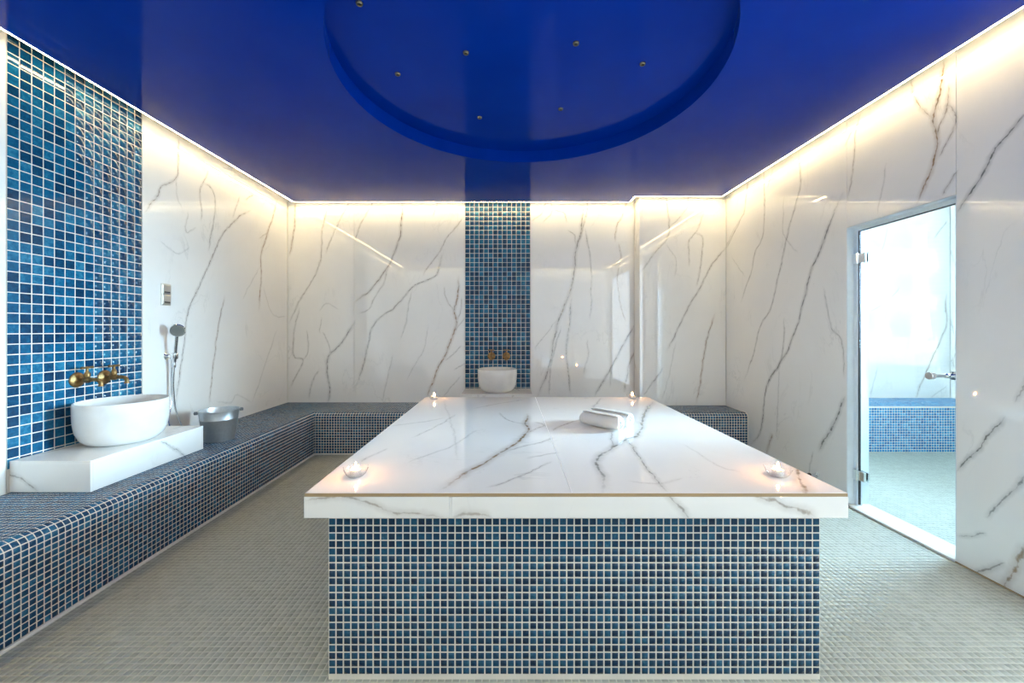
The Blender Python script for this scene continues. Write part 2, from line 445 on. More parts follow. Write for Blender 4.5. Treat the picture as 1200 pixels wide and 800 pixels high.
PLL, PLB, PLB2, PLR = Plane('x', XL, 1), Plane('y', YB, -1), Plane('y', YB2, -1), Plane('x', XR, -1)
PLT, PLA = Plane('z', TZ, 1), Plane('y', 1.31, -1)
PPF, PPS = Plane('y', 1.966, -1), Plane('x', -2.067, 1)
VL, VB, VB2, VR, VT, VA, VN, VP = (Veins() for _ in range(8))
def many(v, pl_, rows):
    for pts, w, tone, k in rows: v.add(pl_, pts, w, tone, k)
many(VL, PLL, [
 ([(208.4,158),(209.5,176),(208.4,199),(205,209),(189,219),(184.7,230),(169,250.5)], 6, .35, .75),
 ([(206,209),(207,228),(214,246)], 3, .3, .4),
 ([(245,199),(237.6,214.5),(234,226),(236,246),(235.6,260.6)], 5, .35, .65),
 ([(237.6,214.5),(246.6,219),(251.8,232.5),(251,255),(246.6,275),(244,295.5)], 5, .3, .7),
 ([(297,244),(279,255),(263.5,271),(253.4,289),(245,310),(231.5,338),(219,371),(216,404),(208,459),(205,483)], 6, .3, .8),
 ([(297,229),(287,234)], 6, .5, .7), ([(281.5,230),(272.5,255)], 5, .3, .5),
 ([(220,247),(217,264),(219.6,273),(230,266)], 3, .3, .5),
 ([(325,230),(320,255),(313,275),(306,298),(305.8,310),(305.8,327),(303,365)], 8, .8, .85),
 ([(304,280),(315,271)], 3, .6, .5), ([(304,313),(284,351)], 3, .2, .4), ([(308.5,335),(319.5,368),(336,371)], 3, .3, .4),
 ([(264,345),(255,387),(251,417.5),(248.5,434),(245,477)], 6, .75, .75),
 ([(325,384.5),(308.5,434),(295,472.5)], 4, .1, .4), ([(295,472.5),(278,461.5),(270,472.5),(253.5,470)], 3, .1, .35),
 ([(187,282),(207,298),(223,289)], 3, .1, .4)])
many(VB, PLB, [
 ([(346,232),(345,264),(339.6,300.5)], 8, .95, .8),
 ([(412,232),(395,264),(387.5,281),(381,298.6)], 5, .4, .7),
 ([(389,232),(379,262),(375,306),(364.5,331),(353,349),(346,363),(337.7,381)], 6, .3, .7),
 ([(440,232),(422,264),(416,285)], 6, .4, .65),
 ([(472,232),(469.5,270),(467,283),(454.6,312),(437,337),(422,349),(414,356)], 9, .35, .85),
 ([(454.6,312),(450,331),(439,348),(433.5,361),(420,368)], 5, .35, .6),
 ([(546,252),(523.6,279),(514,296.7),(500.6,314),(495,323.5)], 5, .4, .65),
 ([(519,293),(514,318),(508,325),(493,331),(485,335),(472,349),(462,361),(447,371),(435.5,386),(431.6,403),(424,432),(416,456)], 8, .15, .8),
 ([(483,341),(477.6,365),(475.7,380),(469,397.5)], 4, .2, .6), ([(461,415),(453.6,443.5),(448,472)], 4, .2, .5),
 ([(514,232),(508,254)], 4, .5, .5),
 ([(538,322),(536,349),(532,365),(535,378),(530,395.6),(521.7,415),(510,440),(499,469)], 11, .95, .95),
 ([(520,335),(523.6,351.5),(532,363)], 4, .5, .6), ([(541,348),(540,363),(535,374.5)], 5, .6, .6), ([(545,372),(533,388)], 4, .4, .6),
 ([(541,405),(521.7,422.4)], 4, .2, .6), ([(546,425),(532,434)], 4, .2, .6), ([(540,440),(519,465)], 4, .2, .5),
 ([(416.5,375),(401,401),(386.5,415),(382.7,432),(386.5,455),(384,475)], 10, .1, .85),
 ([(377,372),(375,390)], 4, .2, .5), ([(378,388),(385.6,403),(386.5,415)], 4, .2, .5),
 ([(351,358),(345,388),(344,417),(355,420.5),(350,434),(338.6,457)], 6, .3, .6), ([(359.7,386),(361.6,411),(355,422)], 4, .3, .6),
 ([(374,432),(366.4,447),(361.6,468)], 6, .2, .5), ([(501.5,380),(497,407),(487,426),(475.7,447)], 3, .2, .45),
 ([(374,365),(383.7,355),(397,363)], 3, .2, .4),
 ([(684,234),(681,271),(674.7,295.4),(673,317),(667,344),(655,375),(648.7,399.6),(642.6,433),(628,468)], 12, .2, .8),
 ([(690,234),(685,260),(679,283)], 6, .4, .6), ([(665.5,269),(673,275.5),(675,286)], 4, .3, .6), ([(653,375),(633,399.6),(626,409)], 4, .1, .5),
 ([(670,347.5),(665.5,396.5),(664,421),(669,464)], 8, .1, .7), ([(658,381),(647,421),(643,464)], 6, .1, .6),
 ([(685.5,266),(693,314),(693,338),(691.6,376)], 6, .1, .7), ([(688.5,397),(688.5,418),(684,438)], 5, .1, .5),
 ([(640,234),(635,249.5),(622.7,258.7)], 5, .6, .6), ([(645,236),(647,248),(636.4,260)], 5, .6, .6), ([(647,246.4),(661,249.5),(664,261)], 4, .5, .6),
 ([(735,234),(728,255.6),(723.7,262),(720.7,284)], 7, .75, .7), ([(725,284),(727,304.6),(716,312)], 6, .7, .7),
 ([(727,304.6),(723.7,326),(727,357),(734,378)], 5, .6, .65),
 ([(744,379),(733,399.6),(716,430),(696,465)], 9, .2, .85), ([(716,430),(714.5,453)], 4, .2, .5), ([(744,409),(737.5,427),(731,460)], 9, .5, .7)])
many(VB2, PLB2, [
 ([(780,225),(783,247.5),(784.5,262.5),(781,280),(767.5,295),(750,321)], 6, .3, .8),
 ([(806,226),(805.5,242.5),(796,255),(784,267)], 4, .5, .5), ([(825,248),(817.5,267.5),(807.5,285),(807.5,313)], 5, .35, .65),
 ([(812.5,272.5),(824,280),(820,315),(816,337)], 6, .3, .7),
 ([(853,287),(832.5,312.5),(820,337.5),(806,361),(796,382),(781,412)], 7, .3, .75), ([(777,430),(754,464)], 5, .1, .6),
 ([(792,399),(784,442.5),(775,470)], 3, .1, .4), ([(838.5,366),(827.5,401),(822.5,434),(816.5,474)], 6, .85, .85),
 ([(780,285),(792.5,305),(790,325)], 4, .2, .4)])
many(VR, PLR, [
 ([(877.5,208),(872.5,245),(868,257),(850,293)], 6, .3, .75), ([(867,257),(858,273),(850,290)], 4, .3, .5),
 ([(895,195),(896,242.5),(894,277.5),(885,295),(880,320),(872.5,340),(868,356)], 5, .3, .7),
 ([(936,172),(937.5,217.5),(927.5,257.5),(920,287.5),(912.5,322.5),(903.7,361),(890,385),(883,415),(871,448)], 6, .2, .7),
 ([(991,220),(975,255),(957.5,300),(947.5,327.5),(937,370),(927,401),(916,423),(898,453.5),(894,492),(890,508.5),(879,522)], 9, .1, .9),
 ([(919.5,371),(916,420.5),(905,440),(899.5,455)], 6, .2, .6), ([(913,428),(910.5,513)], 3, .1, .5),
 ([(965,336),(970,365),(974,385),(986,398.5),(989.5,446)], 5, .1, .6), ([(990,462),(979,492),(959,530)], 11, .1, .85),
 ([(905,507),(898,531)], 12, .8, .7), ([(952,528),(948,556)], 4, .1, .5), ([(906,197),(899,220)], 4, .4, .4),
 ([(919,228),(917.5,267.5),(925,285),(936,296)], 3, .1, .4), ([(857.5,301),(873,324)], 3, .1, .4),
 ([(1106,64),(1104,95),(1098,120),(1094,142),(1098,158),(1098,175),(1090,199.5),(1074,241)], 10, .95, .95),
 ([(1067,95),(1072,120),(1086,133.5),(1093,140)], 5, .6, .7), ([(1112,98),(1110.6,125),(1101,150),(1097,163)], 6, .5, .7),
 ([(1108,122),(1117,127),(1119,150),(1100,186)], 5, .3, .7), ([(1009,130),(1003,158),(999,199.5),(993,233)], 5, .4, .6),
 ([(1001,149),(990,172)], 4, .4, .5), ([(1038,191),(1035,219),(1027,252)], 3, .1, .4), ([(1121,200),(1103,229)], 5, .4, .7),
 ([(1206,128),(1178,161),(1161.5,183),(1156,199.5),(1134,230),(1121,250)], 8, .05, .95),
 ([(1179,487),(1154,517.5),(1121,552)], 7, .05, .9), ([(1203,554),(1177,585),(1155,607)], 7, .05, .7), ([(1120,627),(1138,627.5),(1156,623)], 6, .05, .6),
 ([(1130,672),(1154,669),(1179,659)], 8, .2, .8), ([(1201,636),(1187.5,669),(1174,692)], 12, .8, .85), ([(1202,438),(1191,472)], 5, .1, .5)])
many(VT, PLT, [
 ([(620,484),(616,495),(618.7,506),(594.7,524.7),(573,538),(552,550),(530.7,564.7),(510,577)], 13, .8, .95),
 ([(584,483),(597,492.7),(617,497)], 4, .2, .6), ([(625,494),(637,498),(618.7,507)], 5, .4, .6),
 ([(595,528),(634.7,518),(650,512)], 5, .2, .7), ([(617,537),(654,529.5)], 4, .2, .6), ([(570,572),(608,559),(647,540)], 4, .2, .65),
 ([(648,505),(658.7,498),(682,490.5)], 6, .5, .7), ([(481,513),(509,500.7),(535,485)], 4, .1, .5), ([(455,499.5),(490,495),(523,489.5)], 5, .1, .5),
 ([(423,541),(454,525)], 4, .1, .45), ([(475,543),(509,530),(533,520.7),(559,503)], 4, .1, .4), ([(520,470),(530.7,503),(536,540)], 3, .1, .3),
 ([(555,478.5),(580,473.5),(615,468)], 5, .1, .5),
 ([(766,470),(754.5,486),(750,507),(735,514.5),(714,526.5),(700.5,535.5),(702,549),(706.5,558),(705,580)], 12, .12, .95),
 ([(735,513),(750,537),(765,555),(783,577)], 6, .1, .85), ([(717,505),(718.5,524)], 6, .3, .6), ([(933,543),(937.5,558),(944,580)], 14, .55, .95),
 ([(689,483),(705,466)], 5, .1, .6), ([(800,520),(840,545),(870,552)], 3, .2, .3), ([(735,563),(770,566),(800,560)], 4, .3, .35)])
many(VA, PLA, [
 ([(352,585),(394.7,583),(434.7,590),(453,598),(488,602),(527,605.5)], 7, .6, .6), ([(530,606),(549,601.5),(576,606.5)], 9, .6, .6),
 ([(776,575),(791,590),(809,608)], 7, .3, .7), ([(880,580),(905.7,584),(918.7,590.7),(935,595),(960,606)], 8, .55, .7)])
many(VN, PLB, [
 ([(1110,340),(1108,358.5),(1109.5,379.5),(1100.5,402),(1093,418.5),(1087,433.5),(1078,452),(1072,470)], 8, .5, .9), ([(1110,258),(1095,279)], 5, .2, .6),
 ([(1041,265),(1035,290),(1028,303)], 4, .3, .5), ([(1055,335),(1041,352),(1018,366)], 4, .3, .5), ([(1028,430),(1020,465)], 4, .2, .5), ([(1110,452),(1090,466)], 4, .1, .5)])
VP2 = Veins()
many(VP2, PPS, [([(186,515.5),(216,532.5),(222,537)], 5, .1, .8)])
many(VP, PPF, [([(2,553),(25,561),(46,577)], 6, .3, .6)])
VG = {}
def random_veins(u0, u1, v0, v1, n, pl_):
    v = Veins(); r = random.Random(int(u0*100+v1*7+n))
    for _ in range(n):
        u, w = r.uniform(u0, u1), r.uniform(v0, v1); ln = r.uniform(.3, .9); an = r.uniform(1.0, 1.9)
        q = [(u+math.cos(an)*ln*t+r.uniform(-.04, .04), w+math.sin(an)*ln*t, 0) for t in (0, .33, .66, 1)]
        v.layers[r.randrange(NL)].append((np.array([(p.x, p.y) for p in catmull(q, 4)]), r.choice((4, 5, 7, 9)), r.choice((.1, .3, .7)), r.uniform(.4, .8)))
    return v

# ------------------------------------------------------------------ mosaic builder
def tiles_mesh(C, T, E, Nn, half_t, half_e, h=0.0016, tilt=0.0, rnd=None):
    """C centres, T/E in-plane axes, Nn normals (n,3 arrays): one chamfered low tile each, 5 quads"""
    n = len(C); c = 0.0009
    def corner(a, b_, k, hh): 
        return C+T*(a*(half_t-k))[:, None]+E*(b_*(half_e-k))[:, None]+Nn*np.broadcast_to(hh, (n,))[:, None]
    S = [(-1, -1), (1, -1), (1, 1), (-1, 1)]
    ta, tb = rng.normal(0, tilt, n), rng.normal(0, tilt, n)
    V = np.empty((n, 8, 3))
    for i, (a, b_) in enumerate(S):
        V[:, i] = corner(a, b_, 0.0, -0.0004)
        V[:, 4+i] = corner(a, b_, c, h+a*ta*half_t+b_*tb*half_e)
    flip = np.einsum('ij,ij->i', np.cross(T, E), Nn) < 0
    f = np.array([[4, 5, 6, 7], [0, 1, 5, 4], [1, 2, 6, 5], [2, 3, 7, 6], [3, 0, 4, 7]])
    F = np.where(flip[:, None, None], f[:, ::-1][None], f[None]) + (np.arange(n)*8)[:, None, None]
    me = bpy.data.meshes.new('tiles')
    me.vertices.add(n*8); me.vertices.foreach_set('co', V.astype(np.float32).ravel())
    me.loops.add(n*20); me.loops.foreach_set('vertex_index', F.astype(np.int32).ravel())
    me.polygons.add(n*5); me.polygons.foreach_set('loop_start', np.arange(0, n*20, 4, dtype=np.int32))
    me.polygons.foreach_set('loop_total', np.full(n*5, 4, dtype=np.int32))
    me.update(calc_edges=True)
    at = me.attributes.new('rnd', 'FLOAT', 'POINT')
    r = rnd if rnd is not None else rng.random(n)
    at.data.foreach_set('value', np.repeat(r, 8).astype(np.float32))
    me.validate()
    return me
def flat_tiles(plane, us, vs, hu, hv, h=0.0016, tilt=0.0, keep=None):
    g = np.stack(np.meshgrid(us, vs, indexing='ij'), -1).reshape(-1, 2)
    if keep is not None: g = g[keep(g[:, 0], g[:, 1])]
    n = len(g)
    C = np.array(plane.co(0, 0))[None]+g[:, :1]*np.array(plane.U)[None]+g[:, 1:]*np.array(plane.V)[None]
    R = lambda v: np.tile(np.array(v), (n, 1))
    return C, R(plane.U), R(plane.V), R(plane.N), np.full(n, hu), np.full(n, hv)
def one_tile_mesh(hu, hv, h=0.0016):
    """shared mesh of one tile: lies in local XY, faces +Z"""
    bm = bmesh.new(); add_box(bm, -hu, hu, -hv, hv, -0.0004, h)
    top = [e for e in bm.edges if all(v.co.z > h*0.5 for v in e.verts)]
    bmesh.ops.bevel(bm, geom=top, offset=0.0009, segments=1, affect='EDGES')
    return from_bm(bm)
def place_tile(me, C, plane, parent):
    o = bpy.data.objects.new('tile', me); COL.objects.link(o); o.parent = parent
    o.location = C
    rot = Matrix((plane.U, plane.V, plane.U.cross(plane.V))).transposed()
    if plane.U.cross(plane.V).dot(plane.N) < 0: rot = Matrix((plane.V, plane.U, plane.V.cross(plane.U))).transposed()
    e = rot.to_euler(); e.x += random.gauss(0, .006); e.y += random.gauss(0, .006)
    o.rotation_euler = e
    return o
PIT = 0.0256; HT = (PIT-0.0044)/2
PITW = 0.72/14; HTW = (PITW-0.0048)/2

# ================================================================== SETTING
def struct(name, me, mat): return obj(name, me, mat, kind='structure')
# floor
floor = struct('floor', box_me(XL-.2, AX+.2, YF-.2, YB+.2, -0.15, 0.0), M['floor_grout'])
gx = np.arange(-1.886+PIT/2, XR, PIT); gy = np.arange(YF+PIT/2, 3.85, PIT)
kp = lambda u, v: ~((u > -.60) & (u < 1.05) & (v > 1.40) & (v < 3.10))
T = flat_tiles(Plane('z', 0.0, 1), gx, gy, HT+.0006, HT+.0006, keep=kp)
obj('floor_tiles', tiles_mesh(*T, h=0.0008, tilt=0.002), M['tile_floor'], floor, kind='stuff')
gx2 = np.arange(2.47+PIT/2, AX, PIT); gy2 = np.arange(1.2, 3.92, PIT)
T = flat_tiles(Plane('z', 0.0, 1), gx2, gy2, HT+.0006, HT+.0006)
obj('floor_tiles', tiles_mesh(*T, h=0.0008, tilt=0.002), M['tile_floor'], floor, kind='stuff')

# left wall
BK = 0.013
wl = struct('wall_left', box_me(XL-.2, XL-BK, YF-.2, YB+.2, 0, ZTOP), M['bed'])
a, b_ = STRIP_L
slab(PLL, YF, 0.74, 0, ZTOP, random_veins(YF, .74, 0, 2.6, 10, PLL), BK-.001, wl)
slab(PLL, 0.74, a-.002, 0, ZTOP, random_veins(.74, a, 0, 2.6, 9, PLL), BK-.001, wl)
slab(PLL, b_+.002, YB-.001, 0, ZTOP, VL, BK-.001, wl)
obj('grout_bed', box_me(XL-BK, XL-.0015, a, b_, BH+.001, ZTOP), M['grout'], wl)
us = a+PITW*(np.arange(14)+.5); vs = ZTOP-.02-PITW*(np.arange(48)+.5); vs = vs[vs > BH+PL_H-.06]
PS = Plane('x', XL-.0015, 1)
pts = [(u, v) for v in vs for u in us]
# the 300 tiles that show largest: the ones nearest the camera inside the frame
inframe = [p for p in pts if p[1] < 1.2+2.55*p[0]/1.956*0.56]
inframe.sort(key=lambda p: (p[0]**2+(p[1]-CAMZ)**2*0.35))
sel = set(inframe[:300])
tm = one_tile_mesh(HTW, HTW); tm.materials.append(M['tile_wall_one'])
for u, v in sel: place_tile(tm, PS.co(u, v), PS, wl)
rest = np.array([p for p in pts if p not in sel]); n = len(rest)
C = np.array(PS.co(0, 0))[None]+rest[:, :1]*np.array(PS.U)+rest[:, 1:]*np.array(PS.V)
R = lambda v: np.tile(np.array(v), (n, 1))
obj('mosaic_tiles', tiles_mesh(C, R(PS.U), R(PS.V), R(PS.N), np.full(n, HTW), np.full(n, HTW), tilt=.006), M['tile_wall'], wl, kind='stuff')

# back wall
wbk = struct('wall_back', box_me(XL-.2, XR+.15, YB+BK, YB+.2, 0, ZTOP), M['bed'])
a, b_ = STRIP_B
slab(PLB, XL+.001, -1.727, 0, ZTOP, VB, BK-.001, wbk)
slab(PLB, -1.727, a-.002, 0, ZTOP, VB, BK-.001, wbk)
slab(PLB, b_+.002, XSTEP-.001, 0, ZTOP, VB, BK-.001, wbk)
obj('grout_bed', box_me(a, b_, YB+.0015, YB+BK, BH+.001, ZTOP), M['grout'], wbk)
PSB = Plane('y', YB+.0015, -1)
vs = ZTOP-.02-PITW*(np.arange(48)+.5); vs = vs[vs > BH+PL_H-.04]
T = flat_tiles(PSB, a+(b_-a)/14*(np.arange(14)+.5), vs, HTW, HTW)
obj('mosaic_tiles', tiles_mesh(*T, tilt=.006), M['tile_wall'], wbk, kind='stuff')
# stepped block on the right of the back wall
wst = struct('wall_step', box_me(XSTEP+BK, XR+.15, YB2+BK, YB+BK, 0, ZTOP), M['bed'])
slab(PLB2, XSTEP+.0005, XR-.001, 0, ZTOP, VB2, BK-.001, wst)
slab(Plane('x', XSTEP, -1), YB2+.012, YB, 0, ZTOP, random_veins(YB2, YB, .3, 2.5, 4, None), BK-.001, wst)

# right wall, with the door opening
WT = 0.15
wr = struct('wall_right', boxes_me([(XR+BK, XR+WT-.012, DY1, YB+.2, 0, ZTOP), (XR+BK, XR+WT-.012, YF-.2, DY0, 0, ZTOP), (XR+BK, XR+WT-.012, DY0, DY1, DZ, ZTOP)]), M['bed'])
slab(PLR, DY1, YB2-.001, 0, ZTOP, VR, BK-.001, wr)
slab(PLR, DY0, DY1, DZ, ZTOP, VR, BK-.001, wr)
slab(PLR, 0.90, DY0, 0, ZTOP, VR, BK-.001, wr)
slab(PLR, YF, 0.90, 0, ZTOP, random_veins(YF, .9, 0, 2.6, 8, PLR), BK-.001, wr)
# front wall behind the camera
wf = struct('wall_front', box_me(XL-.2, XR+WT, YF-.2, YF-BK, 0, ZTOP), M['bed'])
PLF = Plane('y', YF, 1)
for x0, x1 in ((XL, -1.2), (-1.2, 0.0), (0.0, 1.2), (1.2, XR)):
    slab(PLF, x0, x1, 0, ZTOP, random_veins(x0, x1, 0, 2.6, 7, PLF), BK-.001, wf)

# ceilings: white structural soffit, the suspended blue ceiling with its round recess
struct('ceiling', box_me(XL-.2, XR+WT, YF-.2, YB+.2, ZTOP, ZTOP+.15), M['plaster'])
CXL, CXR, CYF, CYB, CYB2, CXN = -2.345, 2.213, 0.03, 4.33, 4.15, 1.305
RCX, RCY, RR, RD = 0.10, 2.26, 1.047, 0.092
PT = 0.13
outline = [(CXL, CYF), (CXR, CYF), (CXR, CYB2), (CXN, CYB2), (CXN, CYB), (CXL, CYB)]
bm = bmesh.new()
vb = [bm.verts.new((x, y, ZC)) for x, y in outline]; vt = [bm.verts.new((x, y, ZC+PT)) for x, y in outline]
NC = 128
cb = [bm.verts.new((RCX+RR*math.cos(2*PI*k/NC), RCY+RR*math.sin(2*PI*k/NC), ZC)) for k in range(NC)]
ct = [bm.verts.new((v.co.x, v.co.y, ZC+RD)) for v in cb]
eb = [bm.edges.new((vb[i], vb[(i+1) % 6])) for i in range(6)]+[bm.edges.new((cb[i], cb[(i+1) % NC])) for i in range(NC)]
bmesh.ops.triangle_fill(bm, use_beauty=True, use_dissolve=False, edges=eb)
for i in range(6): bm.faces.new((vb[i], vb[(i+1) % 6], vt[(i+1) % 6], vt[i]))
for i in range(NC): bm.faces.new((cb[i], cb[(i+1) % NC], ct[(i+1) % NC], ct[i]))
bm.faces.new(ct); bm.faces.new(vt)
blue = struct('ceiling', from_bm(bm), M['blue'])
z0 = ZC+.004                                        # LED profiles on the edge of the panel, facing down the wall
g, wd = .0008, .016
for x0, x1, y0, y1 in ((CXL-g-wd, CXL-g, CYF, CYB), (CXR+g, CXR+g+wd, CYF, CYB2), (CXL, CXR, CYF-g-wd, CYF-g),
                       (CXL, CXN, CYB+g, CYB+g+wd), (CXN+g, CXN+g+wd, CYB2+.02, CYB), (CXN, CXR, CYB2+g, CYB2+g+wd)):
    prof_ = obj('strip_profile', box_me(x0, x1, y0, y1, z0+.003, z0+.012), M['alu'], blue)
    obj('light_strip', box_me(x0+.001, x1-.001, y0+.001, y1-.001, z0, z0+.0028), M['led'], prof_)

# adjoining room, seen by the door
wab = struct('wall_annex_back', box_me(XR+WT, AX+.2, YB+BK, YB+.2, 0, ZTOP), M['bed'])
slab(PLB, XR+WT, AX, 0, ZTOP, VN, BK-.001, wab)
WY0, WY1, WZ0, WZ1 = 1.50, 4.29, 0.72, 2.52
war = struct('wall_annex_right', boxes_me([(AX+BK, AX+.2, WY1, YB+.2, 0, ZTOP), (AX+BK, AX+.2, YF-.2, WY0, 0, ZTOP), (AX+BK, AX+.2, WY0, WY1, 0, WZ0), (AX+BK, AX+.2, WY0, WY1, WZ1, ZTOP)]), M['bed'])
PLW = Plane('x', AX, -1)
slab(PLW, WY1, YB-.001, 0, ZTOP, random_veins(WY1, YB, .5, 2.2, 4, None), BK-.001, war)
slab(PLW, YF, WY0, 0, ZTOP, random_veins(YF, WY0, .0, 2.2, 8, None), BK-.001, war)
slab(PLW, WY0, WY1, 0, WZ0, random_veins(WY0, WY1, 0, .6, 6, None), BK-.001, war)
slab(PLW, WY0, WY1, WZ1, ZTOP, None, BK-.001, war)
waf = struct('wall_annex_front', box_me(XR+WT, AX+.2, YF-.2, YF, 0, ZTOP), M['plaster'])
wal = struct('wall_annex_left', boxes_me([(XR+WT-.012, XR+WT, DY1, YB, 0, ZTOP), (XR+WT-.012, XR+WT, YF, DY0, 0, ZTOP), (XR+WT-.012, XR+WT, DY0, DY1, DZ, ZTOP)]), M['plaster'])
struct('ceiling', box_me(XR+WT, AX+.2, YF-.2, YB+.2, ZTOP, ZTOP+.15), M['plaster'])
# its window
f = .045
win = struct('window_1', boxes_me([(AX+.09, AX+.15, WY0, WY1, WZ0, WZ0+f), (AX+.09, AX+.15, WY0, WY1, WZ1-f, WZ1), (AX+.09, AX+.15, WY0, WY0+f, WZ0+f, WZ1-f), (AX+.09, AX+.15, WY1-f, WY1, WZ0+f, WZ1-f)], bev=.003), M['alu'])
obj('window_pane', box_me(AX+.117, AX+.123, WY0+f, WY1-f, WZ0+f, WZ1-f), M['glass'], win)
obj('window_sill', box_me(AX-.01, AX+.09, WY0, WY1, WZ0, WZ0+.012, bev=.002), M['marble'], win)

# made-up frosted glazing that dresses the two fill lamps, behind and beside the camera
M['added_frost'] = plain('added_frosted_pane', (0.82, 0.86, 0.87), 0.5)
fx0, fx1, fz0, fz1 = -2.44, 2.28, .12, 2.54
fill_frame_front = struct('added_window_front', boxes_me([(fx0-.02, fx1+.02, YF+.001, YF+.03, fz0-.03, fz0), (fx0-.02, fx1+.02, YF+.001, YF+.03, fz1, fz1+.03)]+[(x, x+.03, YF+.001, YF+.03, fz0, fz1) for x in (-1.3, .5, 1.4)], bev=.002), M['alu'])
obj('window_pane', box_me(fx0, fx1, YF+.002, YF+.007, fz0, fz1), M['added_frost'], fill_frame_front)  # added pane, dresses the front fill lamp
fill_frame_side = struct('added_window_side', boxes_me([(XR-.03, XR-.001, -.03, 1.70, .10, .14), (XR-.03, XR-.001, -.03, 1.70, 2.36, 2.40), (XR-.03, XR-.001, -.05, -.02, .10, 2.40), (XR-.03, XR-.001, 1.675, 1.705, .10, 2.40)], bev=.002), M['alu'])
obj('window_pane', box_me(XR-.007, XR-.002, -.02, 1.675, .14, 2.36), M['added_frost'], fill_frame_side)  # added pane, dresses the side fill lamp

# glass door
dx0, dx1 = XR+.046, XR+.085
fr = .028
bm = bmesh.new()
for (y0, y1, z0_, z1_) in ((DY1-fr, DY1, 0, DZ), (DY0, DY0+fr, 0, DZ), (DY0+fr, DY1-fr, DZ-fr, DZ)):
    add_box(bm, dx0, dx1, y0, y1, z0_, z1_, bev=.002)
door = struct('door_1', from_bm(bm), M['alu'])
rv = .004
obj('door_lining', boxes_me([(XR+.002, dx0, DY1-rv, DY1, 0, DZ), (XR+.002, dx0, DY0, DY0+rv, 0, DZ), (XR+.002, dx0, DY0+rv, DY1-rv, DZ-rv, DZ),
                            (dx1, XR+WT, DY1-rv, DY1, 0, DZ), (dx1, XR+WT, DY0, DY0+rv, 0, DZ), (dx1, XR+WT, DY0+rv, DY1-rv, DZ-rv, DZ)]), M['alu'], door)
gxm = XR+.062
obj('seal', boxes_me([(gxm-.006, gxm+.006, DY1-fr-.007, DY1-fr, .02, DZ-fr), (gxm-.006, gxm+.006, DY0+fr, DY0+fr+.006, .02, DZ-fr), (gxm-.006, gxm+.006, DY0+fr+.006, DY1-fr-.007, DZ-fr-.005, DZ-fr)]), M['rubber'], door)
obj('glass_leaf', box_me(gxm-.005, gxm+.005, DY0+fr+.008, DY1-fr-.010, .022, DZ-fr-.008, bev=.001), M['glass'], door)
for zc_ in (1.685, .223):
    bm = bmesh.new()
    add_box(bm, gxm-.022, gxm-.0055, DY1-fr-.062, DY1-fr-.008, zc_-.032, zc_+.032, bev=.003)
    add_box(bm, gxm+.0055, gxm+.018, DY1-fr-.062, DY1-fr-.008, zc_-.032, zc_+.032, bev=.003)
    h = obj('hinge', from_bm(bm), M['chrome'], door)
    obj('hinge_leaf', box_me(dx0-.014, dx0-.0005, DY1-fr-.010, DY1-.006, zc_-.034, zc_+.034, bev=.003), M['chrome'], h)
    bm = bmesh.new(); add_tube(bm, [(gxm-.024, DY1-fr-.010, zc_-.036), (gxm-.024, DY1-fr-.010, zc_+.036)], .007, 14); obj('hinge_pin', from_bm(bm, True), M['chrome'], h)
KY, KZ = 2.122, .958
prof = [(0, -.140), (.019, -.140), (.021, -.137), (.021, -.120), (.017, -.116), (.009, -.114), (.009, -.052), (.013, -.048), (.013, -.030), (.010, -.026), (.010, -.012), (.022, -.010), (.022, -.0055), (0, -.0055)]
obj('door_knob', lathe_me(prof, 28, align((1, 0, 0), (gxm, KY, KZ))), M['chrome'], door)
obj('door_knob', lathe_me([(r, -z) for r, z in prof[::-1]], 28, align((1, 0, 0), (gxm, KY, KZ))), M['chrome'], door)
struct('trim_1', box_me(XR-.004, XR+WT+.004, DY0+.001, DY1-.001, 0.0005, .012, bev=.003), M['caulk'])
struct('baseboard_left', box_me(-1.887, -1.874, YF, 3.84, 0.0, .014, bev=.004), M['caulk'])
struct('baseboard_back', box_me(-1.874, XR-.001, 3.838, 3.851, 0.0, .014, bev=.004), M['caulk'])
struct('baseboard_right', boxes_me([(XR-.006, XR-.0005, YF, DY0, 0.0005, .007), (XR-.006, XR-.0005, DY1, 3.838, .0005, .007)], bev=.001), M['edge'])

# ================================================================== BENCHES
def bench_profile(Wd, H, r):
    """list of (o, z, tangent_o, tangent_z) along the surface by arc length, as a function"""
    L1, L2, L3 = Wd-r, PI/2*r, H-r
    def at(s):
        if s < L1: return s, H, 1.0, 0.0
        if s < L1+L2:
            t = (s-L1)/r; return Wd-r+r*math.sin(t), H-r+r*math.cos(t), math.cos(t), -math.sin(t)
        return Wd, H-r-(s-L1-L2), 0.0, -1.0
    return at, L1+L2+L3
def bench_tiles(at, L, t0, t1, place, keep):
    # rows counted up from the floor so that the front starts with a whole tile
    ss = L-.012-PIT*(np.arange(int(L/PIT))+.5)
    ss = ss[ss > HT+.001]
    ts = np.arange(t0+PIT/2, t1, PIT)
    C, Tv, Ev, Nv = [], [], [], []
    for s in ss:
        o, z, to, tz = at(s)
        for t in ts:
            if not keep(o, t): continue
            p, ta, e, nn = place(o, z, to, tz, t); C.append(p); Tv.append(ta); Ev.append(e); Nv.append(nn)
    n = len(C)
    return np.array(C), np.array(Tv), np.array(Ev), np.array(Nv), np.full(n, HT), np.full(n, HT)
